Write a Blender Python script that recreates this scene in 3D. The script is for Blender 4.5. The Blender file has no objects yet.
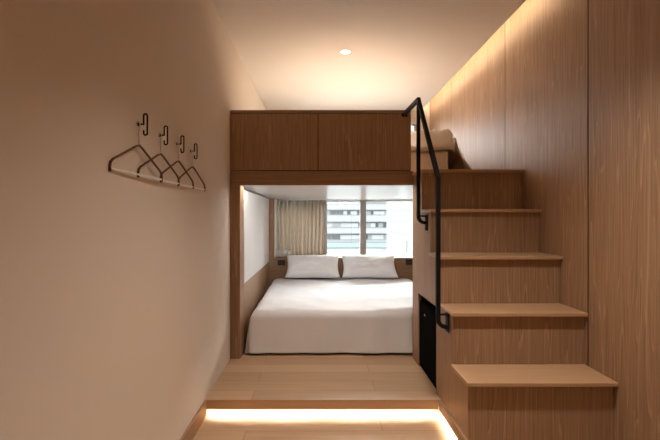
import bpy, bmesh, math, random
from mathutils import Vector, Matrix, noise

random.seed(7)
C = bpy.context.scene.collection
U = 0.008                      # metres per photo unit at the loft front
D0 = 3.52                      # distance from camera to the loft front
CAMZ = 1.232
def H(h): return CAMZ + h * U            # height from units above the eye
def Y(d): return d * D0
FLOOR2 = H(-142)                         # raised platform level (0.096)
CEIL = H(180)                            # 2.672
XL, XR = -0.712, 1.504                   # side walls
YB = 5.984                               # window wall

# ------------------------------------------------------------------ materials
def new_mat(name):
    m = bpy.data.materials.new(name); m.use_nodes = True
    nt = m.node_tree; nt.nodes.clear()
    out = nt.nodes.new('ShaderNodeOutputMaterial')
    b = nt.nodes.new('ShaderNodeBsdfPrincipled')
    nt.links.new(b.outputs[0], out.inputs[0])
    return m, nt, b, out
def N(nt, kind, **kw):
    n = nt.nodes.new(kind)
    for k, v in kw.items(): setattr(n, k, v)
    return n
def L(nt, a, b): nt.links.new(a, b)

def plain(name, col, rough=0.6, metal=0.0, bump=0.0, bscale=200.0, spec=0.5):
    m, nt, b, out = new_mat(name)
    b.inputs['Base Color'].default_value = (*col, 1)
    b.inputs['Roughness'].default_value = rough
    b.inputs['Metallic'].default_value = metal
    b.inputs['Specular IOR Level'].default_value = spec
    tc = N(nt, 'ShaderNodeTexCoord')
    nz = N(nt, 'ShaderNodeTexNoise'); nz.inputs['Scale'].default_value = bscale; nz.inputs['Detail'].default_value = 3
    L(nt, tc.outputs['Object'], nz.inputs['Vector'])
    mr = N(nt, 'ShaderNodeMix', data_type='RGBA'); mr.inputs[7].default_value = tuple(c * 0.86 for c in col) + (1,)
    mr.inputs[6].default_value = (*col, 1)
    mf = N(nt, 'ShaderNodeMath', operation='MULTIPLY'); mf.inputs[1].default_value = 0.5
    L(nt, nz.outputs['Fac'], mf.inputs[0]); L(nt, mf.outputs[0], mr.inputs[0]); L(nt, mr.outputs[2], b.inputs['Base Color'])
    if bump:
        bp = N(nt, 'ShaderNodeBump'); bp.inputs['Strength'].default_value = bump; bp.inputs['Distance'].default_value = 0.002
        L(nt, nz.outputs['Fac'], bp.inputs['Height']); L(nt, bp.outputs[0], b.inputs['Normal'])
    return m

def wood(name, light, dark, axis='Z', rough=0.5, streak=1.0, coat=0.0):
    """fine-grained oak laminate with faint pale cathedral lines along an axis"""
    m, nt, b, out = new_mat(name)
    tc = N(nt, 'ShaderNodeTexCoord'); oi = N(nt, 'ShaderNodeObjectInfo')
    mul = N(nt, 'ShaderNodeMath', operation='MULTIPLY'); mul.inputs[1].default_value = 37.0
    L(nt, oi.outputs['Random'], mul.inputs[0])
    add = N(nt, 'ShaderNodeVectorMath', operation='ADD')
    L(nt, tc.outputs['Object'], add.inputs[0]); L(nt, mul.outputs[0], add.inputs[1])
    def mapped(fine, along):
        mp = N(nt, 'ShaderNodeMapping')
        s = [fine, fine, fine]; s['XYZ'.index(axis)] = along
        mp.inputs['Scale'].default_value = s
        L(nt, add.outputs[0], mp.inputs['Vector']); return mp
    n1 = N(nt, 'ShaderNodeTexNoise'); n1.inputs['Scale'].default_value = 1; n1.inputs['Detail'].default_value = 5; n1.inputs['Roughness'].default_value = 0.65
    L(nt, mapped(110, 3.0).outputs[0], n1.inputs['Vector'])
    n2 = N(nt, 'ShaderNodeTexNoise'); n2.inputs['Scale'].default_value = 1; n2.inputs['Detail'].default_value = 3
    L(nt, mapped(9, 0.5).outputs[0], n2.inputs['Vector'])
    # cathedral lines: contour lines of a stretched noise field
    n3 = N(nt, 'ShaderNodeTexNoise'); n3.inputs['Scale'].default_value = 1; n3.inputs['Detail'].default_value = 2.5; n3.inputs['Distortion'].default_value = 0.25
    L(nt, mapped(10.0, 0.42).outputs[0], n3.inputs['Vector'])
    k = N(nt, 'ShaderNodeMath', operation='MULTIPLY'); k.inputs[1].default_value = 11
    fr = N(nt, 'ShaderNodeMath', operation='FRACT'); L(nt, n3.outputs['Fac'], k.inputs[0]); L(nt, k.outputs[0], fr.inputs[0])
    rp = N(nt, 'ShaderNodeValToRGB')
    rp.color_ramp.elements[0].position = 0.0; rp.color_ramp.elements[0].color = (0, 0, 0, 1)
    rp.color_ramp.elements[1].position = 0.85; rp.color_ramp.elements[1].color = (0.25, 0.25, 0.25, 1)
    e = rp.color_ramp.elements.new(0.95); e.color = (1, 1, 1, 1)
    e = rp.color_ramp.elements.new(1.0); e.color = (0, 0, 0, 1)
    L(nt, fr.outputs[0], rp.inputs[0])
    # combine
    a1 = N(nt, 'ShaderNodeMath', operation='MULTIPLY_ADD'); a1.inputs[1].default_value = 1.5; a1.inputs[2].default_value = -0.25
    L(nt, n1.outputs['Fac'], a1.inputs[0])
    a2 = N(nt, 'ShaderNodeMath', operation='MULTIPLY_ADD'); a2.inputs[1].default_value = 0.6
    sub = N(nt, 'ShaderNodeMath', operation='SUBTRACT'); sub.inputs[1].default_value = 0.3
    L(nt, a1.outputs[0], sub.inputs[0]); L(nt, n2.outputs['Fac'], a2.inputs[0]); L(nt, sub.outputs[0], a2.inputs[2])
    mx = N(nt, 'ShaderNodeMix', data_type='RGBA'); mx.clamp_factor = True
    mx.inputs[6].default_value = (*dark, 1); mx.inputs[7].default_value = (*light, 1)
    L(nt, a2.outputs[0], mx.inputs[0])
    st = N(nt, 'ShaderNodeMath', operation='MULTIPLY'); st.inputs[1].default_value = streak
    st2 = N(nt, 'ShaderNodeMath', operation='MULTIPLY'); L(nt, rp.outputs[0], st2.inputs[0]); L(nt, n1.outputs['Fac'], st2.inputs[1])
    L(nt, st2.outputs[0], st.inputs[0])
    m2 = N(nt, 'ShaderNodeMix', data_type='RGBA')
    pale = tuple(min(1, c * 1.35 + 0.03) for c in light)
    m2.inputs[7].default_value = (*pale, 1)
    L(nt, st.outputs[0], m2.inputs[0]); L(nt, mx.outputs[2], m2.inputs[6])
    L(nt, m2.outputs[2], b.inputs['Base Color'])
    b.inputs['Roughness'].default_value = rough
    b.inputs['Specular IOR Level'].default_value = 0.2
    bp = N(nt, 'ShaderNodeBump'); bp.inputs['Strength'].default_value = 0.12; bp.inputs['Distance'].default_value = 0.001
    L(nt, n1.outputs['Fac'], bp.inputs['Height']); L(nt, bp.outputs[0], b.inputs['Normal'])
    return m

def plank_floor(name, light, dark, y0, row=0.171, length=1.25, rough=0.5):
    m, nt, b, out = new_mat(name)
    g = N(nt, 'ShaderNodeNewGeometry')
    mp = N(nt, 'ShaderNodeMapping'); mp.inputs['Location'].default_value = (0.42, -y0, 0)
    L(nt, g.outputs['Position'], mp.inputs['Vector'])
    bk = N(nt, 'ShaderNodeTexBrick'); bk.offset = 0.37; bk.offset_frequency = 2
    bk.inputs['Scale'].default_value = 1; bk.inputs['Brick Width'].default_value = length; bk.inputs['Row Height'].default_value = row
    bk.inputs['Mortar Size'].default_value = 0.0012; bk.inputs['Mortar Smooth'].default_value = 0.2
    bk.inputs['Color1'].default_value = (0.0, 0, 0, 1); bk.inputs['Color2'].default_value = (1, 1, 1, 1)
    bk.inputs['Mortar'].default_value = (0.5, 0.5, 0.5, 1)
    L(nt, mp.outputs[0], bk.inputs['Vector'])
    m3 = N(nt, 'ShaderNodeMapping'); m3.inputs['Scale'].default_value = (2.5, 70, 1)
    L(nt, g.outputs['Position'], m3.inputs['Vector'])
    n1 = N(nt, 'ShaderNodeTexNoise'); n1.inputs['Scale'].default_value = 1; n1.inputs['Detail'].default_value = 5
    sv = N(nt, 'ShaderNodeVectorMath', operation='ADD'); L(nt, m3.outputs[0], sv.inputs[0])
    sc = N(nt, 'ShaderNodeVectorMath', operation='SCALE'); sc.inputs['Scale'].default_value = 13; L(nt, bk.outputs['Color'], sc.inputs[0])
    L(nt, sc.outputs[0], sv.inputs[1]); L(nt, sv.outputs[0], n1.inputs['Vector'])
    a = N(nt, 'ShaderNodeMath', operation='MULTIPLY'); a.inputs[1].default_value = 0.5; L(nt, bk.outputs['Color'], a.inputs[0])
    a2 = N(nt, 'ShaderNodeMath', operation='MULTIPLY_ADD'); a2.inputs[1].default_value = 0.65; L(nt, n1.outputs['Fac'], a2.inputs[0]); L(nt, a.outputs[0], a2.inputs[2])
    mx = N(nt, 'ShaderNodeMix', data_type='RGBA'); mx.inputs[6].default_value = (*dark, 1); mx.inputs[7].default_value = (*light, 1)
    L(nt, a2.outputs[0], mx.inputs[0])
    mm = N(nt, 'ShaderNodeMix', data_type='RGBA'); mm.inputs[7].default_value = tuple(c * 0.45 for c in dark) + (1,)
    L(nt, bk.outputs['Fac'], mm.inputs[0]); L(nt, mx.outputs[2], mm.inputs[6]); L(nt, mm.outputs[2], b.inputs['Base Color'])
    b.inputs['Roughness'].default_value = rough; b.inputs['Specular IOR Level'].default_value = 0.35
    return m

def emit(name, col, s):
    m, nt, b, out = new_mat(name); nt.nodes.remove(b)
    e = N(nt, 'ShaderNodeEmission'); e.inputs[0].default_value = (*col, 1); e.inputs[1].default_value = s
    L(nt, e.outputs[0], out.inputs[0]); return m

def glass_mat(name):
    m, nt, b, out = new_mat(name); nt.nodes.remove(b)
    t = N(nt, 'ShaderNodeBsdfTransparent'); t.inputs[0].default_value = (0.94, 0.97, 0.97, 1)
    g = N(nt, 'ShaderNodeBsdfGlossy'); g.inputs['Roughness'].default_value = 0.02
    f = N(nt, 'ShaderNodeFresnel'); f.inputs[0].default_value = 1.45
    mx = N(nt, 'ShaderNodeMixShader'); L(nt, f.outputs[0], mx.inputs[0]); L(nt, t.outputs[0], mx.inputs[1]); L(nt, g.outputs[0], mx.inputs[2])
    L(nt, mx.outputs[0], out.inputs[0]); return m

def curtain_mat(name):
    m, nt, b, out = new_mat(name); nt.nodes.remove(b)
    tc = N(nt, 'ShaderNodeTexCoord')
    w = N(nt, 'ShaderNodeTexNoise'); w.inputs['Scale'].default_value = 300; L(nt, tc.outputs['Object'], w.inputs['Vector'])
    rp = N(nt, 'ShaderNodeMix', data_type='RGBA'); rp.inputs[6].default_value = (0.66, 0.60, 0.53, 1); rp.inputs[7].default_value = (0.77, 0.71, 0.64, 1)
    L(nt, w.outputs['Fac'], rp.inputs[0])
    d = N(nt, 'ShaderNodeBsdfDiffuse'); t = N(nt, 'ShaderNodeBsdfTranslucent')
    L(nt, rp.outputs[2], d.inputs[0]); L(nt, rp.outputs[2], t.inputs[0])
    mx = N(nt, 'ShaderNodeMixShader'); mx.inputs[0].default_value = 0.30
    L(nt, d.outputs[0], mx.inputs[1]); L(nt, t.outputs[0], mx.inputs[2]); L(nt, mx.outputs[0], out.inputs[0]); return m

OAK_L, OAK_D = (0.405, 0.250, 0.148), (0.205, 0.117, 0.064)
M = {
 'oak_v': wood('oak_vertical', OAK_L, OAK_D, 'Z'),
 'oak_h': wood('oak_horizontal', OAK_L, OAK_D, 'X', streak=0.2),
 'oak_y': wood('oak_lengthwise', OAK_L, OAK_D, 'Y', streak=0.2),
 'tread': wood('oak_tread', (0.52, 0.34, 0.20), (0.39, 0.235, 0.13), 'X', rough=0.38, streak=0.15),
 'floor': plank_floor('oak_floor_planks', (0.56, 0.38, 0.235), (0.33, 0.205, 0.115), Y(0.8175)),
 'wall': plain('cream_wall_paint', (0.70, 0.615, 0.52), 0.85, bump=0.15, bscale=260),
 'ceil': plain('white_ceiling_paint', (0.84, 0.79, 0.74), 0.9),
 'white': plain('white_lacquer', (0.80, 0.80, 0.79), 0.35),
 'alcove': plain('white_gloss_panel', (0.84, 0.82, 0.79), 0.22, spec=0.6),
 'linen': plain('white_linen', (0.84, 0.84, 0.85), 0.9, bump=0.25, bscale=500),
 'cream': plain('cream_linen', (0.78, 0.70, 0.61), 0.9, bump=0.25, bscale=400),
 'matt': plain('mattress_ticking', (0.72, 0.66, 0.58), 0.9),
 'black': plain('black_powder_coat', (0.010, 0.009, 0.008), 0.6, spec=0.08),
 'blackp': plain('black_plastic', (0.012, 0.012, 0.012), 0.3),
 'fridge': plain('black_fridge_enamel', (0.010, 0.0095, 0.009), 0.55, spec=0.0),
 'dark': plain('shadow_gap_board', (0.05, 0.03, 0.018), 0.8),
 'hanger': wood('walnut_hanger', (0.18, 0.088, 0.045), (0.10, 0.046, 0.022), 'X', streak=0.1),
 'chrome': plain('steel_wire', (0.55, 0.53, 0.50), 0.3, 1.0),
 'bar': plain('white_hanger_bar', (0.82, 0.78, 0.72), 0.4),
 'frame': plain('grey_brown_frame', (0.30, 0.275, 0.26), 0.45),
 'grey': plain('pale_grey_plastic', (0.52, 0.53, 0.49), 0.5),
 'glass': glass_mat('window_glass'),
 'curtain': curtain_mat('beige_curtain_cloth'),
 'fac': plain('white_render_facade', (0.148, 0.148, 0.149), 0.9, bscale=0.5),
 'fac2': plain('pale_panel_facade', (0.125, 0.126, 0.128), 0.9, bscale=0.5),
 'win_d': plain('dark_window_glass', (0.02, 0.021, 0.023), 0.3),
 'win_m': plain('grey_window_glass', (0.079, 0.081, 0.084), 0.4),
 'win_l': plain('pale_window_blind', (0.139, 0.141, 0.144), 0.7),
 'teal': plain('pale_teal_band', (0.11, 0.14, 0.132), 0.5),
 'joint': plain('grey_joint', (0.073, 0.076, 0.079), 0.8),
 'ground': plain('pale_asphalt', (0.45, 0.45, 0.45), 0.9),
 'led': emit('warm_light_strip', (1.0, 0.86, 0.64), 190.0),
 'led_cove': emit('warm_cove_strip', (1.0, 0.88, 0.66), 17.0),
 'led_bed': emit('white_light_strip', (1.0, 0.97, 0.95), 82.0),
 'lens': emit('downlight_lens', (1.0, 0.86, 0.70), 14.0),
}

# ------------------------------------------------------------------ mesh helpers
def bx(bm, x0, x1, y0, y1, z0, z1, mi=0, bev=0.0):
    r = bmesh.ops.create_cube(bm, size=1.0)
    vs = r['verts']
    for v in vs:
        v.co = Vector((x0 + (v.co.x + .5) * (x1 - x0), y0 + (v.co.y + .5) * (y1 - y0), z0 + (v.co.z + .5) * (z1 - z0)))
    fs = {f for v in vs for f in v.link_faces}
    for f in fs: f.material_index = mi
    if bev > 0:
        es = list({e for v in vs for e in v.link_edges})
        bmesh.ops.bevel(bm, geom=es, offset=bev, segments=2, affect='EDGES', profile=0.5)
    return bm
def box(*a, **k): return bx(bmesh.new(), *a, **k)

def sweep(bm, pts, prof, closed_ends=True):
    """sweep a profile (list of (a,b)) along pts with mitred joints"""
    pts = [Vector(p) for p in pts]
    d0 = (pts[1] - pts[0]).normalized()
    ref = Vector((1, 0, 0)) if abs(d0.x) < 0.9 else Vector((0, 0, 1))
    b1 = (ref - d0 * ref.dot(d0)).normalized(); b2 = d0.cross(b1)
    ring = [pts[0] + b1 * a + b2 * b for a, b in prof]
    rings = [[bm.verts.new(v) for v in ring]]
    for i in range(1, len(pts)):
        din = (pts[i] - pts[i - 1]).normalized()
        if i < len(pts) - 1:
            nn = (din + (pts[i + 1] - pts[i]).normalized()).normalized()
        else: nn = din
        ring = [v + din * ((pts[i] - v).dot(nn) / din.dot(nn)) for v in ring]
        rings.append([bm.verts.new(v) for v in ring])
    n = len(prof)
    for a, b in zip(rings, rings[1:]):
        for k in range(n): bm.faces.new((a[k], a[(k + 1) % n], b[(k + 1) % n], b[k]))
    if closed_ends:
        bm.faces.new(list(reversed(rings[0]))); bm.faces.new(rings[-1])
    bmesh.ops.recalc_face_normals(bm, faces=bm.faces[:])
    return bm
def circ(r, n=10): return [(r * math.cos(2 * math.pi * k / n), r * math.sin(2 * math.pi * k / n)) for k in range(n)]
def sq(a, b): return [(-a / 2, -b / 2), (a / 2, -b / 2), (a / 2, b / 2), (-a / 2, b / 2)]

def prism_x(poly, x0, x1):
    """polygon in (y,z) extruded along x"""
    bm = bmesh.new()
    A = [bm.verts.new((x0, y, z)) for y, z in poly]; B = [bm.verts.new((x1, y, z)) for y, z in poly]
    bm.faces.new(A); bm.faces.new(list(reversed(B)))
    n = len(poly)
    for k in range(n): bm.faces.new((A[k], A[(k + 1) % n], B[(k + 1) % n], B[k]))
    bmesh.ops.recalc_face_normals(bm, faces=bm.faces[:])
    return bm

def cyl(bm, c, r, h, axis='Z', n=32, r2=None):
    rot = {'Z': Matrix.Identity(4), 'Y': Matrix.Rotation(math.pi / 2, 4, 'X'), 'X': Matrix.Rotation(math.pi / 2, 4, 'Y')}[axis]
    bmesh.ops.create_cone(bm, cap_ends=True, segments=n, radius1=r, radius2=r if r2 is None else r2, depth=h, matrix=Matrix.Translation(c) @ rot)
    return bm

def obj(name, bm, mats, parent=None, smooth=False, bevel=0.0, recenter=True):
    me = bpy.data.meshes.new(name)
    if recenter and bm.verts:
        lo = [min(v.co[i] for v in bm.verts) for i in range(3)]; hi = [max(v.co[i] for v in bm.verts) for i in range(3)]
        c = Vector([(a + b) / 2 for a, b in zip(lo, hi)]); c.z = lo[2]
        for v in bm.verts: v.co -= c
    else: c = Vector((0, 0, 0))
    bm.to_mesh(me); bm.free()
    for m in (mats if isinstance(mats, (list, tuple)) else [mats]): me.materials.append(M[m])
    o = bpy.data.objects.new(name, me); C.objects.link(o)
    if parent is not None:
        o.parent = parent
        w = Vector((0, 0, 0)); p = parent
        while p is not None: w += p.location; p = p.parent
        o.location = c - w
    else: o.location = c
    if smooth:
        for p in me.polygons: p.use_smooth = True
    if bevel:
        md = o.modifiers.new('edge', 'BEVEL'); md.width = bevel; md.segments = 2; md.limit_method = 'ANGLE'
    return o

def thing(name, loc, label, cat, group=None):
    o = bpy.data.objects.new(name, None); C.objects.link(o); o.location = loc
    o.empty_display_size = 0.1
    return tag(o, label, cat, group)
def tag(o, label, cat, group=None, kind=None):
    o['label'] = label; o['category'] = cat
    if group: o['group'] = group
    if kind: o['kind'] = kind
    return o
def struct(name, bm, mats, parent=None, **k):
    o = obj(name, bm, mats, parent, **k); o['kind'] = 'structure'; return o

# ------------------------------------------------------------------ the room shell
YN = -1.25                                 # wall behind the camera
fl = struct('floor', box(XL, XR, YN, Y(0.80) + 0.03, -0.05, 0.0), 'floor')
b = box(XL, XR, Y(0.776) + 0.002, YB, FLOOR2 - 0.03, FLOOR2)
plat = struct('floor_platform', b, 'floor')
b = bmesh.new()
bx(b, XL + 0.002, 0.742, Y(0.776), Y(0.776) + 0.018, H(-149.4), FLOOR2 - 0.0005)
struct('trim_1', b, 'tread', bevel=0.002)                       # nosing board of the raised floor; paler oak imitates light bounced off floor
b = box(XL + 0.002, 0.758, Y(0.80) + 0.012, Y(0.80) + 0.028, 0.0, FLOOR2 - 0.03)
struct('trim_2', b, 'oak_h')                                   # set-back plinth under the nosing
b = box(XL + 0.0005, XL + 0.014, YN, Y(0.776) - 0.001, 0.0, FLOOR2)
struct('baseboard_left', b, 'oak_y', bevel=0.001)
b = box(XL - 0.12, XL, YN, YB + 0.15, -0.05, 2.9)
struct('wall_left', b, 'wall')
b = box(XL, XR + 0.1, YN - 0.1, YN, -0.05, 2.9)
struct('wall_front', b, 'wall')
# right wall: backing plus oak panels with joints between them
wr = struct('wall_right', box(XR + 0.016, XR + 0.12, YN, YB + 0.15, -0.05, 2.9), 'dark')
seams = [(YN, 0.0), (Y(0.312), 0.003), (Y(0.699), 0.014), (Y(1.011), 0.011), (Y(1.424), 0.014), (YB, 0.0)]
for (ya, ga), (yb, gb) in zip(seams, seams[1:]):
    p = struct('wall_panel', box(XR, XR + 0.016, ya + ga / 2, yb - gb / 2, 0.0, 2.862), 'oak_v', wr)
for yy, gg in seams[2:5]:
    struct('groove_shade', box(XR + 0.002, XR + 0.0155, yy - gg / 2 + 0.0003, yy + gg / 2 - 0.0003, 0.0, 2.862), 'dark', wr)  # dark strips set into the joints, painting in the groove shade
# ceiling with the open cove along the right wall
CX = 1.376
b = box(XL, CX, YN, YB, CEIL, CEIL + 0.028)
ce = struct('ceiling', b, 'ceil')
b = bmesh.new()
bx(b, 1.05, XR + 0.016, YN, YB, 2.862, 2.90)
bx(b, 1.05, 1.07, YN, YB, CEIL + 0.0285, 2.8615)
struct('ceiling_cove', b, 'ceil')
# window wall with two openings
W1 = (-0.560, 1.31, H(-63.7), H(28.3))
W2 = (-0.30, 98 * 1.7 * U, 2.08, H(93 * 1.7))
b = bmesh.new()
def wallrect(x0, x1, z0, z1): bx(b, x0, x1, YB, YB + 0.15, z0, z1)
wallrect(XL, XR + 0.016, -0.05, W1[2]); wallrect(XL, W1[0], W1[2], W1[3]); wallrect(W1[1], XR + 0.016, W1[2], W1[3])
wallrect(XL, XR + 0.016, W1[3], W2[2]); wallrect(XL, W2[0], W2[2], W2[3]); wallrect(W2[1], XR + 0.016, W2[2], W2[3])
wallrect(XL, XR + 0.016, W2[3], 2.9)
struct('wall_back', b, 'wall')
def window(name, W, mull, fw):
    x0, x1, z0, z1 = W
    w = bpy.data.objects.new(name, None); C.objects.link(w); w.location = ((x0 + x1) / 2, YB, z0); w['kind'] = 'structure'
    b = bmesh.new(); ya, yb = YB + 0.012, YB + 0.07
    bx(b, x0, x0 + fw, ya, yb, z0, z1); bx(b, x1 - fw, x1, ya, yb, z0, z1)
    bx(b, x0 + fw, x1 - fw, ya, yb, z1 - fw * .35, z1); bx(b, x0 + fw, x1 - fw, ya, yb, z0, z0 + fw * .25)
    struct('window_frame', b, 'frame', w)
    for (a, c) in mull:
        b = bmesh.new(); bx(b, a, c, ya - 0.02, yb, z0 + fw * .25, z1 - fw * .35)
        bx(b, a + (c - a) * .52, a + (c - a) * .58, ya - 0.0215, ya - 0.02, z0 + fw * .25, z1 - fw * .35)
        struct('window_mullion', b, 'frame', w)
    cuts = [x0 + fw] + [v for m_ in mull for v in m_] + [x1 - fw]
    for a, c in zip(cuts[::2], cuts[1::2]):
        struct('window_pane', box(a, c, YB + 0.035, YB + 0.041, z0 + fw * .25, z1 - fw * .35), 'glass', w)
    return w
def PX(x, d): return (x - 319) * d * U
window('window_1', W1, [(PX(322.5, 1.7), PX(327, 1.7)), (PX(360.2, 1.7), PX(366.0, 1.7))], 0.03)
window('window_2', W2, [(0.50, 0.55)], 0.04)

# ------------------------------------------------------------------ bunk joinery (one built-in unit)
bunk = thing('loft_bunk', (0.0, Y(1.0), FLOOR2), 'built-in oak loft bunk with panelled parapet over the bed alcove', 'bunk')
XS = 94.8 * U                              # stair side plane
yf = Y(1.0)
obj('post', box(XL + 0.001, -79 * U, yf, Y(1.052), FLOOR2 + 0.0005, H(31.9)), 'oak_v', bunk, bevel=0.0015)
obj('lintel', box(XL + 0.001, XS - 0.002, yf, yf + 0.07, H(32), H(46)), 'oak_h', bunk, bevel=0.0015)
obj('parapet_panel', box(XL + 0.001, -1.3 * U, yf, yf + 0.02, H(46.9), H(103.2)), 'oak_v', bunk, bevel=0.001)
obj('parapet_panel', box(-0.5 * U, 92 * U, yf, yf + 0.02, H(46.9), H(103.2)), 'oak_v', bunk, bevel=0.001)
obj('parapet_core', box(XL + 0.002, 92 * U - 0.001, yf + 0.0205, yf + 0.065, H(46.1), H(103.9)), 'dark', bunk)
obj('parapet_cap', box(XL + 0.001, 92 * U, yf, yf + 0.085, H(104), H(107)), 'oak_h', bunk, bevel=0.0015)
obj('parapet_back', box(XL + 0.002, 92 * U - 0.001, yf + 0.066, yf + 0.082, H(46.5), H(103.9)), 'oak_v', bunk)
b = box(XL + 0.001, XR - 0.002, yf + 0.0705, YB - 0.001, H(35.2), H(43.4))
bx(b, XS + 0.0215, XR - 0.002, yf, yf + 0.0705, H(35.2), H(43.4))
struct('floor_loft', b, 'oak_y')
struct('ceiling_alcove', prism_x([(yf + 0.165, H(33.2)), (YB - 0.001, H(28.6)), (YB - 0.001, H(35.1)), (yf + 0.165, H(35.1))], XL + 0.001, XR - 0.002), 'alcove')

# alcove wall panels
obj_w = obj('wainscot', box(XL + 0.002, -79 * U, Y(1.0525), Y(1.569), FLOOR2 + 0.0005, H(-70.6)), 'oak_y'); 
tag(obj_w, 'oak wainscot board on the alcove wall left of the bed, below white panel', 'wall panel')
obj_w = obj('white_wall_panel', box(XL + 0.002, -78.6 * U, Y(1.0525), Y(1.569), H(-70.2), H(28.5)), 'white', bevel=0.002)
tag(obj_w, 'large white panel on the alcove wall beside the bed', 'wall panel')
# right alcove wall, behind the stairs
struct('wall_alcove', box(1.36, 1.38, Y(1.03), Y(1.569), FLOOR2 + 0.0005, H(28.4)), 'oak_y')

# headboard with ledge and pier
hb = thing('headboard', (0.25, Y(1.57), FLOOR2), 'oak headboard wall with ledge under the window behind the pillows', 'headboard')
obj('back_panel', box(-0.711, 1.358, Y(1.57), Y(1.57) + 0.02, FLOOR2 + 0.0005, H(-64.2)), 'oak_h', hb, bevel=0.001)
struct('trim_3', box(-0.711, 1.358, Y(1.57) + 0.001, YB - 0.001, H(-64.1) , H(-63.7)), 'oak_h')      # window ledge
struct('trim_4', box(-0.711, W1[0], Y(1.57), YB - 0.001, H(-63.6), H(28.3)), 'oak_v', bevel=0.001)   # pier beside the window
b = box(W1[0] + 0.0005, W1[0] + 0.012, Y(1.57) + 0.002, YB - 0.001, H(-63.6), H(28.3))
struct('trim_5', b, 'white')            # white lining of the recess

# ------------------------------------------------------------------ bed
bed = thing('double_bed', (0.26, 4.6, FLOOR2), 'low double bed with white mattress under the loft, pushed to window', 'bed')
obj('bed_base', box(-0.44, 1.02, 3.76, 5.50, FLOOR2 + 0.0005, FLOOR2 + 0.12), 'dark', bed)
obj('mattress', box(-0.47, 1.05, 3.735, 5.515, FLOOR2 + 0.121, 0.425, bev=0.03), 'linen', bed)

def fbm(x, y, z=0.0): return noise.noise(Vector((x, y, z)))
def duvet_mesh():
    bm = bmesh.new()
    x0, x1, y0, y1 = -0.50, 1.08, 3.725, 5.40
    r, dropf = 0.075, 0.395
    nx, ny = 110, 120
    grid = []
    pa, pb = x0 - dropf, x1 + dropf
    qa, qb = y0 - dropf, y1
    def over(t):                       # arc-length past the edge -> (out, down)
        if t <= 0: return 0.0, 0.0
        q = r * math.pi / 2
        if t < q: a = t / r; return r * math.sin(a), r * (1 - math.cos(a))
        s = t - q
        return r + s * 0.16, r + s * 0.975
    for j in range(ny + 1):
        row = []
        for i in range(nx + 1):
            p = pa + (pb - pa) * i / nx; q = qa + (qb - qa) * j / ny
            tl, tr, tf = max(0, x0 - p), max(0, p - x1), max(0, y0 - q)
            ol, dl = over(tl); orr, dr = over(tr); of, df = over(tf)
            x = min(max(p, x0), x1) - ol + orr
            y = max(q, y0) - of
            back = (max(q, y0) - y0) / (y1 - y0)
            top = 0.455 + 0.022 * back
            down = max(dl, dr, df)
            lim = top - (FLOOR2 + 0.016)
            if min(max(dl, dr), df) > 0:                      # corner: fold the two drops together
                down = (max(dl, dr) ** 4 + df ** 4) ** 0.25
                k = min(max(dl, dr), df) / lim
                x += (ol - orr) * 0.06 * k; y += of * 0.20 * k
            down = min(down, lim + 0.004 * fbm(p * 9, q * 9))
            flat = max(0.0, 1 - down / 0.08)
            z = top - down
            puff = 0.016 * fbm(p * 2.1, q * 2.3, 1.7) + 0.008 * fbm(p * 5.5 + 3, q * 4.2, 4.1)
            wr = 0.006 * abs(fbm(p * 9 + 1.2 * fbm(p * 2, q * 2), q * 3.0, 9.0)) + 0.004 * abs(fbm(p * 4, q * 14, 2.0))
            edge = math.exp(-((q - y0) / 0.12) ** 2) if q > y0 else 0
            z += (puff + wr) * max(0.25, flat) if down < 0.1 else 0
            z += 0.012 * edge * fbm(p * 6, 3.0)
            if z < FLOOR2 + 0.010: z = FLOOR2 + 0.010
            if down > 0.02:
                g = min(1, down / 0.3)
                if df >= max(dl, dr): y -= 0.013 * g * fbm(p * 5.0, 0.4, down * 2.0) + 0.006 * g * math.sin(p * 19 + 2 * fbm(p * 3, 1))
                else: x -= (0.018 * g * fbm(q * 5.5, 2.4, down * 2.0)) * (1 if dl > dr else -1)
            x = max(x, -0.620); 
            row.append(bm.verts.new((x, y, z)))
        grid.append(row)
    for a, c in zip(grid, grid[1:]):
        for i in range(nx): bm.faces.new((a[i], a[i + 1], c[i + 1], c[i]))
    bmesh.ops.recalc_face_normals(bm, faces=bm.faces[:])
    return bm
dv = obj('duvet', duvet_mesh(), 'linen', smooth=True)
sm = dv.modifiers.new('soft', 'SMOOTH'); sm.iterations = 4; sm.factor = 0.5
sd = dv.modifiers.new('thickness', 'SOLIDIFY'); sd.thickness = 0.012; sd.offset = -1
tag(dv, 'white duvet spread over the bed in the alcove, hanging to the platform', 'duvet')

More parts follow.
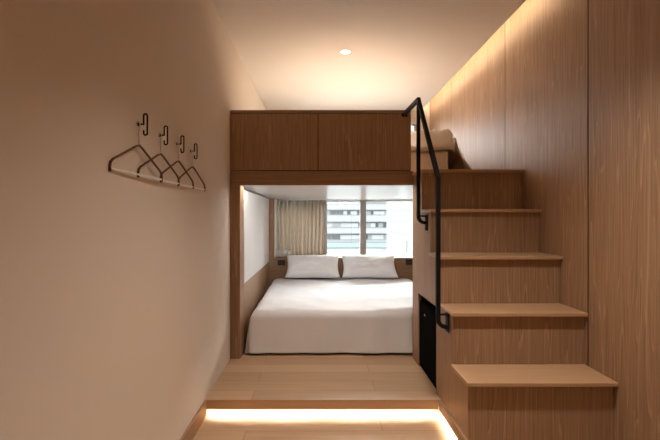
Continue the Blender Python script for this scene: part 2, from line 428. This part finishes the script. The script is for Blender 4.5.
def pillow_mesh(W, Hh, T, seed):
    bm = bmesh.new(); n, m_ = 48, 36
    sides = []
    for sgn in (1, -1):
        rows = []
        for j in range(m_ + 1):
            row = []
            for i in range(n + 1):
                u = -1 + 2 * i / n; v = -1 + 2 * j / m_
                x = W / 2 * u * (1 - 0.075 * (1 - v * v)); z = Hh / 2 * v * (1 - 0.10 * (1 - u * u))
                th = T / 2 * (max(0, 1 - abs(u) ** 3.2) ** 0.55) * (max(0, 1 - abs(v) ** 2.6) ** 0.6)
                if sgn > 0:
                    # slack fold below the middle
                    th *= 1 - 0.30 * math.exp(-((u + 0.05) / 0.55) ** 2 - ((v + 0.55 + 0.18 * u * u) / 0.22) ** 2)
                th *= 1 + 0.16 * fbm(u * 1.8 + seed, v * 1.8, seed) + 0.05 * fbm(u * 5 + seed, v * 5, seed)
                y = -sgn * th + 0.006 * fbm(u * 3 + seed, v * 3, 2) * (1 - max(abs(u), abs(v)) ** 6)
                y += 0.004 * math.sin(14 * (u * 0.6 + v * 0.4) + seed) * max(0, abs(u * v) - .25)
                row.append(bm.verts.new((x, y, z)))
            rows.append(row)
        for a, c in zip(rows, rows[1:]):
            for i in range(n): bm.faces.new((a[i], a[i + 1], c[i + 1], c[i]))
        sides.append(rows)
    bmesh.ops.remove_doubles(bm, verts=bm.verts[:], dist=0.0005)
    bmesh.ops.recalc_face_normals(bm, faces=bm.faces[:])
    return bm
def pillow(cx, label, seed, lean, W=0.665):
    bm = pillow_mesh(W, 0.365, 0.19, seed)
    bmesh.ops.rotate(bm, cent=(0, 0, 0), matrix=Matrix.Rotation(-lean, 3, 'X'), verts=bm.verts[:])
    zmin = min(v.co.z for v in bm.verts); ymax = max(v.co.y for v in bm.verts)
    bmesh.ops.translate(bm, verts=bm.verts[:], vec=(cx, 5.522 - ymax, 0.496 - zmin))
    o = obj('pillow', bm, 'linen', smooth=True)
    tag(o, label, 'pillow', 'white pillows against the headboard')
pillow(PX(312.5, 1.50), 'left white pillow, beside the curtain and below the small grey ledge box', 1.3, math.radians(48))
pillow(PX(370.0, 1.50), 'right white pillow, below the bare window panes near the stairs', 5.9, math.radians(48), 0.675)

# ------------------------------------------------------------------ curtain
def curtain_mesh():
    bm = bmesh.new()
    x0, x1 = PX(276.5, 1.66), PX(324.8, 1.66)
    z0, z1 = H(-63.4), H(27.4); yc = 5.86
    n, m_ = 260, 20; rows = []
    for j in range(m_ + 1):
        t = j / m_; row = []
        for i in range(n + 1):
            s = i / n
            x = x0 + (x1 - x0 - 0.022 * (1 - t)) * s
            ph = s * 2 * math.pi * 12.5 + 0.9 * fbm(s * 7, 0.5) + 0.35 * (1 - t) * fbm(s * 9, 3.3)
            amp = 0.058 + 0.012 * fbm(s * 6, 8.0) + 0.006 * (1 - t) * fbm(s * 8, 1.0)
            y = yc - 0.012 + amp * math.copysign(abs(math.sin(ph)) ** 0.8, math.sin(ph)) ; x += 0.010 * math.cos(ph + 0.5) * (0.6 + 0.4 * (1 - t))
            row.append(bm.verts.new((x, y, z0 + (z1 - z0) * t)))
        rows.append(row)
    for a, c in zip(rows, rows[1:]):
        for i in range(n): bm.faces.new((a[i], a[i + 1], c[i + 1], c[i]))
    return bm
cu = thing('curtain', (PX(301, 1.66), 5.86, H(-63.6)), 'beige pleated curtain drawn to the left side of the window', 'curtain')
o = obj('drape', curtain_mesh(), 'curtain', cu, smooth=True)
sd = o.modifiers.new('thickness', 'SOLIDIFY'); sd.thickness = 0.002
obj('curtain_track', box(W1[0] + 0.013, W1[1], 5.835, 5.885, H(27.6), H(28.45)), 'white', cu)

# small things by the pillows
def lay(o_name, label, cat, parts, loc):
    t = thing(o_name, loc, label, cat); return t
zs = H(-63.7)
yb0 = 5.62
t = thing('ledge_box', (PX(283, 1.6), yb0 + 0.04, zs), 'small pale grey box with white front squares on the window ledge', 'box')
xa, xm, xb = PX(275.3, 1.6), PX(282.6, 1.6), PX(291.3, 1.6); zt = zs + 0.092
obj('casing', box(xa, xb, yb0 + 0.004, yb0 + 0.08, zs + 0.001, zt, bev=0.003), 'grey', t)
b = box(xa - 0.006, xa - 0.0005, yb0 + 0.004, yb0 + 0.078, zs + 0.004, zt - 0.003); o = obj('end_cap', b, 'blackp', t)
b = box(xa + 0.006, xm - 0.006, yb0, yb0 + 0.0035, zs + 0.012, zt - 0.008); obj('front_plate', b, 'grey', t)
b = bmesh.new()
zl, zh = zs + 0.012, zt - 0.006
def quadprism(pts):
    f = [b.verts.new((x, yb0, z)) for x, z in pts]; g = [b.verts.new((x, yb0 + 0.0035, z)) for x, z in pts]
    b.faces.new(f); b.faces.new(list(reversed(g)))
    for k in range(len(pts)): b.faces.new((f[k], g[k], g[(k + 1) % len(pts)], f[(k + 1) % len(pts)]))
w_ = xb - xm
quadprism([(xm + .01, zh), (xm + .58 * w_, zh), (xm + .42 * w_, zl + .028), (xm + .01, zl + .034)])
quadprism([(xm + .62 * w_, zh - .022), (xb - .008, zh - .010), (xb - .006, zl), (xm + .66 * w_, zl)])
bmesh.ops.recalc_face_normals(b, faces=b.faces[:])
o = obj('white_patch', b, 'white', t); o['label'] = 'white squares on the front'

def socket(x0, x1, y0, y1, label):
    d = 1.5655
    X0, X1, Z1, Z0 = PX(x0, d), PX(x1, d), H((217 - y0) * d), H((217 - y1) * d)
    t = thing('power_socket', ((X0 + X1) / 2, Y(1.57), Z0), label, 'socket', 'black sockets in the headboard')
    yy = Y(1.57) - 0.0005
    obj('cover_plate', box(X0, X1, yy - 0.009, yy, Z0, Z1, bev=0.002), 'blackp', t)
    w = (X1 - X0) / 2
    for k in range(2):
        c = X0 + w * (k + .5)
        b = cyl(bmesh.new(), (c, yy - 0.0105, (Z0 + Z1) / 2), w * .33, 0.003, 'Y', 20)
        obj('outlet', b, 'dark', t)
socket(277.6, 285.2, 260.0, 265.4, 'black double socket plate left of the left pillow')
socket(405.8, 412.6, 259.4, 265.0, 'black double socket plate right of the right pillow')

# ------------------------------------------------------------------ staircase
st = thing('loft_staircase', (1.13, Y(0.8), 0.0), 'steep oak box staircase climbing to the loft along the right wall', 'staircase')
TD = [0.6265 + 0.0715 * k for k in range(5)]
TH = [-104 + 36.9 * k for k in range(5)]
RD = [d + 0.0095 for d in TD]
th = 0.021
for k in range(5):
    y0 = Y(TD[k]); y1 = Y(RD[k + 1]) - 0.001 if k < 4 else yf - 0.001
    z1 = H(TH[k])
    obj('tread', box(0.7455, XR - 0.001, y0, y1, z1 - th, z1), 'tread', st, bevel=0.003)
    zb = 0.0005 if k == 0 else H(TH[k - 1]) + 0.0005
    xa = XS + 0.0205
    obj('riser', box(xa, XR - 0.0045, Y(RD[k]), Y(RD[k]) + 0.018, zb, z1 - th - 0.0005), 'oak_v', st)
# stepped side panel, with the niche for the fridge cut out
prof = [(Y(RD[0]), FLOOR2 + 0.001)]
for k in range(5):
    prof.append((Y(RD[k]), H(TH[k]) - th - 0.0005))
    prof.append((Y(RD[k + 1]) if k < 4 else Y(1.012), H(TH[k]) - th - 0.0005))
yn0, yn1, zn = Y(0.808), Y(0.953), H(-72.5)
prof += [(Y(1.012), FLOOR2 + 0.001), (yn1, FLOOR2 + 0.001), (yn1, zn), (yn0, zn), (yn0, FLOOR2 + 0.001)]
obj('side_panel', prism_x(prof, XS, XS + 0.02), 'oak_v', st)
obj('kick_board', box(XS - 0.014, XS + 0.004, Y(RD[0]) + 0.002, Y(0.776) - 0.001, H(-149.4), FLOOR2 - 0.001), 'oak_y', st, bevel=0.001)
b = bmesh.new()
bx(b, XS + 0.021, 1.46, yn0 - 0.02, yn0 - 0.002, FLOOR2 + 0.001, zn + 0.02); bx(b, XS + 0.021, 1.46, yn1 + 0.002, yn1 + 0.02, FLOOR2 + 0.001, zn + 0.02)
bx(b, XS + 0.021, 1.46, yn0 - 0.0015, yn1 + 0.0015, zn + 0.002, zn + 0.018)
obj('niche_lining', b, 'dark', st)

# mini fridge in the niche
fr = thing('mini_fridge', (1.0, (yn0 + yn1) / 2, FLOOR2), 'black mini fridge built in under the stairs', 'fridge')
ztop = H(-80)
obj('cabinet', box(XS + 0.045, 1.30, yn0 + 0.006, yn1 - 0.006, FLOOR2 + 0.012, ztop - 0.002, bev=0.004), 'fridge', fr)
dr = obj('door', box(XS + 0.006, XS + 0.041, yn0 + 0.004, yn1 - 0.004, FLOOR2 + 0.010, ztop, bev=0.005), 'fridge', fr)
ym = Y(0.903)
obj('badge', box(XS + 0.0045, XS + 0.0058, ym - 0.013, ym + 0.013, ztop - 0.075, ztop - 0.063), 'chrome', dr)['label'] = 'small silver badge'
obj('gasket', box(XS + 0.0412, XS + 0.0448, yn0 + 0.010, yn1 - 0.010, FLOOR2 + 0.016, ztop - 0.008), 'dark', fr)
for yy in (yn0 + 0.05, yn1 - 0.05):
    for xx in (XS + 0.09, 1.25): obj('foot', cyl(bmesh.new(), (xx, yy, FLOOR2 + 0.0065), 0.018, 0.0105, 'Z', 16), 'blackp', fr)

# handrail
hr = thing('stair_handrail', (0.70, Y(0.80), H(-80)), 'black square steel handrail with two posts beside the stairs', 'handrail')
S = 0.028
def arc_to_wall(x, y, z, r=0.045, n=6):
    pts = []
    for k in range(n + 1):
        a = (math.pi / 2) * k / n
        pts.append((x + r * (1 - math.cos(a)), y, z - r * math.sin(a)))
    return pts
xh = 0.700
pk = Vector((xh, Y(0.88), H(103.4)))
lo = Vector((xh, Y(0.735), H(29.4)))
path = [(0.684, yf - 0.006, H(103.0)), (pk.x, pk.y, pk.z), tuple(lo)] + arc_to_wall(xh, Y(0.735), H(-75) + 0.0)
path.append((XS - 0.0065, Y(0.735), path[-1][2]))
obj('top_rail', sweep(bmesh.new(), path, sq(S * .8, S)), 'black', hr)
path = [(xh, Y(0.88), H(103.4) - 0.02)] + arc_to_wall(xh, Y(0.88), H(0.5))
path.append((XS - 0.0065, Y(0.88), path[-1][2]))
obj('upper_post', sweep(bmesh.new(), path, sq(S * .8, S)), 'black', hr)
for d, h in ((0.88, -5), (0.735, -77.5)):
    yy = Y(d)
    b = bmesh.new(); bx(b, XS - 0.006, XS - 0.0003, yy - 0.03, yy + 0.03, H(h) - 0.055, H(h) + 0.055)
    for dz in (-0.042, 0.042): cyl(b, (XS - 0.0075, yy, H(h) + dz), 0.006, 0.003, 'X', 10)
    obj('bracket_plate', b, 'black', hr)
    b = bmesh.new(); bx(b, xh + S * .45, XS - 0.0065, yy - 0.008, yy + 0.008, H(h) + 0.042, H(h) + 0.052); obj('standoff', b, 'black', hr)
b = box(0.684 - 0.022, 0.684 + 0.022, yf - 0.006, yf - 0.0005, H(103) - 0.022, H(103) + 0.008); obj('wall_flange', b, 'black', hr)

# ------------------------------------------------------------------ light strips (real lamps of the room)
b = box(XL + 0.03, 0.735, Y(0.776) + 0.0195, Y(0.776) + 0.030, 0.040, 0.046)
tag(obj('light_strip', b, 'led'), 'warm light strip hidden under the platform edge, lighting the lower floor', 'light strip', 'warm hidden light strips')
b = box(XS + 0.005, XS + 0.014, Y(RD[0]) + 0.03, Y(0.776) - 0.01, 0.040, 0.046)
tag(obj('light_strip', b, 'led'), 'warm light strip hidden under the base of the staircase side', 'light strip', 'warm hidden light strips')
b = box(1.350, 1.362, YN + 0.05, YB - 0.05, CEIL + 0.0285, CEIL + 0.062)
tag(obj('light_strip', b, 'led_cove'), 'warm light strip hidden in the ceiling cove above the oak wall', 'light strip', 'warm hidden light strips')

b = box(-0.60, 0.735, yf + 0.0715, yf + 0.081, H(32.15), H(32.15) + 0.016)
tag(obj('light_strip', b, 'led_bed'), 'white light strip hidden behind the lintel, lighting the bed alcove', 'light strip')
# downlight above the loft
dc = Vector((28.8 * U, Y(1.0876), CEIL))
dl = thing('downlight', (dc.x, dc.y, dc.z - 0.006), 'small round recessed downlight in the white ceiling', 'downlight')
b = bmesh.new()
n = 40; r0, r1 = 0.040, 0.053
ra, rb, rc, rd = [[b.verts.new((dc.x + r * math.cos(2 * math.pi * k / n), dc.y + r * math.sin(2 * math.pi * k / n), dc.z - z)) for k in range(n)]
              for r, z in ((r0, 0.0005), (r0, 0.005), (r1 - .004, 0.005), (r1, 0.0005))]
for p, q in ((ra, rb), (rb, rc), (rc, rd), (rd, ra)):
    for k in range(n): b.faces.new((p[k], p[(k + 1) % n], q[(k + 1) % n], q[k]))
bmesh.ops.recalc_face_normals(b, faces=b.faces[:])
obj('trim_ring', b, 'white', dl)
o = obj('lens', cyl(bmesh.new(), (dc.x, dc.y, dc.z - 0.0025), r0 - 0.0005, 0.002, 'Z', 40), 'lens', dl); o['label'] = 'glowing lens'

def spot(name, loc, power, col, ang=100, blend=0.6, r=0.035, target=None):
    l = bpy.data.lights.new(name, 'SPOT'); l.energy = power; l.color = col
    l.spot_size = math.radians(ang); l.spot_blend = blend; l.shadow_soft_size = r
    o = bpy.data.objects.new(name, l); C.objects.link(o); o.location = loc
    if target is not None:
        o.rotation_euler = (Vector(target) - Vector(loc)).to_track_quat('-Z', 'Y').to_euler()
    return o
WARM = (1.0, 0.89, 0.775)
spot('loft_lamp', (dc.x, dc.y, dc.z - 0.012), 880, WARM, 86, 0.9, 0.035, (0.34, 4.30, 1.80))
spot('entry_lamp', (0.58, 1.66, CEIL - 0.01), 195, WARM, 112, 1.0, 0.07)
spot('entry_lamp_rear', (0.15, -0.1, CEIL - 0.01), 70, WARM, 100, 1.0, 0.09)

# ------------------------------------------------------------------ loft bedding
lm = obj('loft_mattress', box(-0.62, 143 * U, Y(1.10), 5.60, H(43.7), H(73), bev=0.025), 'matt')
tag(lm, 'cream mattress on the loft floor above the bed alcove', 'mattress')
def loft_duvet():
    bm = bmesh.new(); nx, ny = 90, 60; rows = []
    x0, x1 = -0.60, 143 * U + 0.005; xe = x1 + 0.34
    for j in range(ny + 1):
        q = j / ny; row = []
        for i in range(nx + 1):
            p = i / nx
            s = x0 + (xe - x0) * p
            t = max(0, s - x1)
            y = Y(1.095) + 1.45 * q
            r = 0.05
            if t <= 0: x, down = s, 0
            elif t < r * math.pi / 2: x, down = x1 + r * math.sin(t / r), r * (1 - math.cos(t / r))
            else: x, down = x1 + r + (t - r * math.pi / 2) * 0.50, r + (t - r * math.pi / 2) * 0.9
            bul = 0.105 * math.exp(-((q - 0.10) / 0.16) ** 2) + 0.045
            bul += 0.05 * math.exp(-((s - x1 + 0.08) / 0.12) ** 2) * (0.5 + 1.2 * fbm(s * 16, q * 11, 3.0))
            top = H(73.4) + bul + 0.045 * fbm(s * 5, q * 6, 2) + 0.035 * abs(fbm(s * 11, q * 9, 5))
            z = max(top - down * 1.15, H(43.7) + 0.012)
            if q < 0.06: z = min(z, top - 0.0) ; z -= ((0.06 - q) / 0.06) ** 1.5 * (bul + 0.012) if down < .03 else 0
            if down > 0.03: x += 0.055 * fbm(q * 10, down * 9, 1.0); y += 0.02 * fbm(q * 4, down * 8, 7.0)
            row.append(bm.verts.new((x, y, z)))
        rows.append(row)
    for a, c in zip(rows, rows[1:]):
        for i in range(nx): bm.faces.new((a[i], a[i + 1], c[i + 1], c[i]))
    bmesh.ops.recalc_face_normals(bm, faces=bm.faces[:])
    return bm
ld = obj('loft_duvet', loft_duvet(), 'cream', smooth=True)
sd = ld.modifiers.new('thickness', 'SOLIDIFY'); sd.thickness = 0.010; sd.offset = 1
tag(ld, 'rumpled cream duvet heaped on the loft mattress at the top of the stairs', 'duvet')

# ------------------------------------------------------------------ hooks and hangers on the left wall
HD = [0.4917, 0.557, 0.6245, 0.692]
hk_lab = ['nearest the camera, highest in the photo', 'second from the camera', 'third from the camera', 'farthest from the camera, by the loft']
hg_lab = ['nearest the camera, largest in the photo', 'second from the camera', 'third from the camera', 'farthest from the camera, by the loft']
def make_hook():
    """bent black rod: out of the wall, up and over in a long loop standing off the wall, a short return at the bottom"""
    t = thing('wall_hook', (XL, Y(HD[0]), H(45.6)), '', 'hook', 'black wall hooks')
    y = Y(HD[0])
    b = cyl(bmesh.new(), (XL + 0.002, y, H(45.6)), 0.008, 0.0035, 'X', 20); obj('rosette', b, 'black', t)
    xa, xb = -86.2 * U, -84.4 * U
    rr = (xb - xa) / 2; xm = (xa + xb) / 2
    b = sweep(bmesh.new(), [(XL + 0.0035, y, H(45.6)), (xa, y, H(45.6))], circ(0.0034, 10)); obj('peg', b, 'black', t)
    zt, zb = H(50.7) - rr, H(40.3) + rr
    pts = [(xa, y, H(45.4)), (xa, y, zt)]
    pts += [(xm - rr * math.cos(math.pi * k / 8), y, zt + rr * math.sin(math.pi * k / 8)) for k in range(1, 8)]
    pts += [(xb, y, zt), (xb, y, zb)]
    pts += [(xm + rr * math.cos(math.pi * k / 8), y, zb - rr * math.sin(math.pi * k / 8)) for k in range(1, 8)]
    pts += [(xa, y, zb), (xa, y, zb + 0.012)]
    obj('loop', sweep(bmesh.new(), pts, circ(0.0034, 10)), 'black', t)
    return t
def copy_tree(o, parent=None):
    c = o.copy(); C.objects.link(c)
    if parent is not None: c.parent = parent; c.matrix_parent_inverse = o.matrix_parent_inverse.copy()
    for ch in list(o.children): copy_tree(ch, c)
    return c
hook = make_hook(); hook_list = [hook]
for d in HD[1:]:
    c = copy_tree(hook); c.location.y = Y(d); hook_list.append(c)
for o, s in zip(hook_list, hk_lab): o['label'] = 'black looped wall hook, ' + s

def make_hanger():
    """local frame: x along the shoulders, y out of its plane, z up; origin at the hook's bend"""
    t = thing('coat_hanger', (0, 0, 0), '', 'hanger', 'brown hangers on the left wall')
    hw = 0.218; za = -0.088; zsd = -0.172; ze = -0.212
    # each arm is a flat bent-wood band from the apex to the down-turned end
    for sgn in (-1, 1):
        pts = [(0.0, 0, za), (sgn * 0.03, 0, za - 0.009), (sgn * hw * .90, 0, zsd + 0.006), (sgn * hw * .975, 0, zsd - 0.006), (sgn * hw, 0, zsd - 0.020), (sgn * hw, 0, ze)]
        b = bmesh.new(); W, T = 0.0055, 0.0085
        sweep(b, pts, sq(W, T))
        obj('arm', b, 'hanger', t, bevel=0.001)
    b = sweep(bmesh.new(), [(-hw + 0.0055, 0, ze + 0.010), (hw - 0.0055, 0, ze + 0.010)], circ(0.0038, 10)); obj('trouser_bar', b, 'bar', t)
    pts = [(0, 0, za + 0.005), (0, 0, za + 0.032), (-0.004, 0, za + 0.045)]
    for k in range(9):
        a = math.radians(-40 + 235 * k / 8); pts.append((-0.004 - 0.002 + 0.0145 * math.cos(a), 0, -0.0115 + 0.0145 * math.sin(a)))
    b = sweep(bmesh.new(), pts, circ(0.0021, 8)); obj('wire_hook', b, 'chrome', t)
    return t
hang = make_hanger(); hangers = [hang]
for d in HD[1:]: hangers.append(copy_tree(hang))
for k, (o, d, s) in enumerate(zip(hangers, HD, hg_lab)):
    # hung on the peg, its far end swung a little off the wall
    o.location = (-87.0 * U, Y(d - [.008, .007, .005, .003][k]), H(45.6) + 0.001)
    o.rotation_euler = (0, 0, math.radians(90 - 2.6))
    o['label'] = 'brown wooden coat hanger, ' + s

# ------------------------------------------------------------------ outside
gr = struct('ground', box(-150, 150, 8, 260, -20.2, -20.0), 'ground')
def PXY(x, yd): return (x - 319) * (yd / D0) * U
def PZ(y, yd): return CAMZ + (217 - y) * (yd / D0) * U
yd = 110.0
ob = thing('office_building', (0, yd + 10, -20), 'white office block with rows of strip windows seen through the glass', 'building')
obj('facade', box(-34, 40, yd, yd + 22, -20, 15), 'fac', ob)
rows = [(200.2, 203.4), (209.8, 214.6), (221.8, 227.2), (233.6, 239.4)]
step = 12.0
for k in range(1, 4): rows.append((200.2 - step * k, 204.4 - step * k))
for (ya, yb_) in rows:
    b = bmesh.new(); x = -32.0
    za, zb = PZ(ya, yd), PZ(yb_, yd)
    bx(b, -32.0, 38.0, yd - 0.30, yd - 0.003, za - 0.28, za, 0)
    while x < 37.5:
        w = random.choice([0.7, 0.9, 1.2, 1.6, 2.2]); mi = random.choice([0, 0, 1, 1, 2, 2, 2])
        x2 = min(x + w, 38.0)
        bx(b, x + 0.04, x2 - 0.04, yd - 0.10, yd - 0.003, zb, za - 0.29, mi); x = x2
    bx(b, -32.0, 38.0, yd - 0.14, yd - 0.003, zb - 0.10, zb - 0.01, 1)
    obj('window_row', b, ['win_d', 'win_m', 'win_l'], ob)
b = bmesh.new()
bx(b, -32.0, 38.0, yd - 0.12, yd - 0.003, PZ(247.4, yd), PZ(242.4, yd), 0)
bx(b, -32.0, 38.0, yd - 0.20, yd - 0.003, PZ(242.35, yd), PZ(241.9, yd), 1); bx(b, -32.0, 38.0, yd - 0.20, yd - 0.003, PZ(247.9, yd), PZ(247.45, yd), 1)
obj('canopy_band', b, ['teal', 'joint'], ob)['label'] = 'pale teal band'

yd = 45.0
wb = thing('plain_building', (12, yd + 6, -20), 'blank white building at the right edge of the window view', 'building')
x0 = PXY(386.5, yd)
b = bmesh.new()
quad = [(x0, yd), (x0 + 22, yd), (x0 + 30, yd + 14), (x0 * (yd + 14) / yd + 1.0, yd + 14)]
lo_ = [b.verts.new((x, y, -20)) for x, y in quad]; hi_ = [b.verts.new((x, y, 12)) for x, y in quad]
b.faces.new(lo_); b.faces.new(hi_)
for k in range(4): b.faces.new((lo_[k], lo_[(k + 1) % 4], hi_[(k + 1) % 4], hi_[k]))
bmesh.ops.recalc_face_normals(b, faces=b.faces[:])
obj('facade', b, 'fac2', wb)
def joint(pts):
    b = bmesh.new(); sweep(b, [(PXY(x, yd), yd - 0.03, PZ(y, yd)) for x, y in pts], sq(0.05, 0.05)); return obj('panel_joint', b, 'win_l', wb)
joint([(391, 210.6), (396, 210.6), (399, 209.8), (416, 209.6)])
joint([(388, 221.6), (416, 221.3)])
joint([(388.5, 230.4), (393, 231.0), (398, 233.4), (416, 233.6)])
b = bmesh.new(); bx(b, PXY(405.8, yd), PXY(407.4, yd), yd - 0.06, yd - 0.004, PZ(262, yd), PZ(240.5, yd), 0)
bx(b, PXY(407.5, yd), PXY(409.6, yd), yd - 0.05, yd - 0.004, PZ(262, yd), PZ(247, yd), 1)
obj('vent_slot', b, ['joint', 'win_l'], wb)
b = box(PXY(400.5, yd), PXY(405.6, yd), yd - 0.05, yd - 0.004, PZ(262, yd), PZ(239.5, yd)); obj('access_panel', b, 'grey', wb)

# ------------------------------------------------------------------ world, camera, view
w = bpy.data.worlds.new('overcast_sky'); bpy.context.scene.world = w; w.use_nodes = True
bg = w.node_tree.nodes['Background']; bg.inputs[0].default_value = (0.95, 0.975, 1.0, 1); bg.inputs[1].default_value = 9.5
sl = bpy.data.lights.new('hazy_sun', 'SUN'); sl.energy = 30.0; sl.angle = math.radians(64); sl.color = (1.0, 0.97, 0.95)
so = bpy.data.objects.new('hazy_sun', sl); C.objects.link(so); so.location = (3, 30, 20)
so.rotation_euler = Vector((-0.24, -0.86, -0.50)).to_track_quat('-Z', 'Y').to_euler()

cam = bpy.data.cameras.new('camera'); co = bpy.data.objects.new('camera', cam); C.objects.link(co)
co.location = (0, 0, CAMZ); co.rotation_euler = (math.pi / 2, 0, 0)
cam.sensor_fit = 'HORIZONTAL'; cam.sensor_width = 36; cam.lens = 440 / 660 * 36
cam.shift_x = 11 / 660; cam.shift_y = -3 / 660
cam.clip_start = 0.02; cam.clip_end = 500
sc = bpy.context.scene
sc.camera = co
sc.view_settings.view_transform = 'Standard'; sc.view_settings.look = 'None'
sc.view_settings.gamma = 1; sc.view_settings.use_curve_mapping = False
sc.view_settings.exposure = 0.2
sc.cycles.use_denoising = True
sc.cycles.max_bounces = 12; sc.cycles.diffuse_bounces = 6; sc.cycles.transparent_max_bounces = 12
sc.cycles.sample_clamp_indirect = 6.0
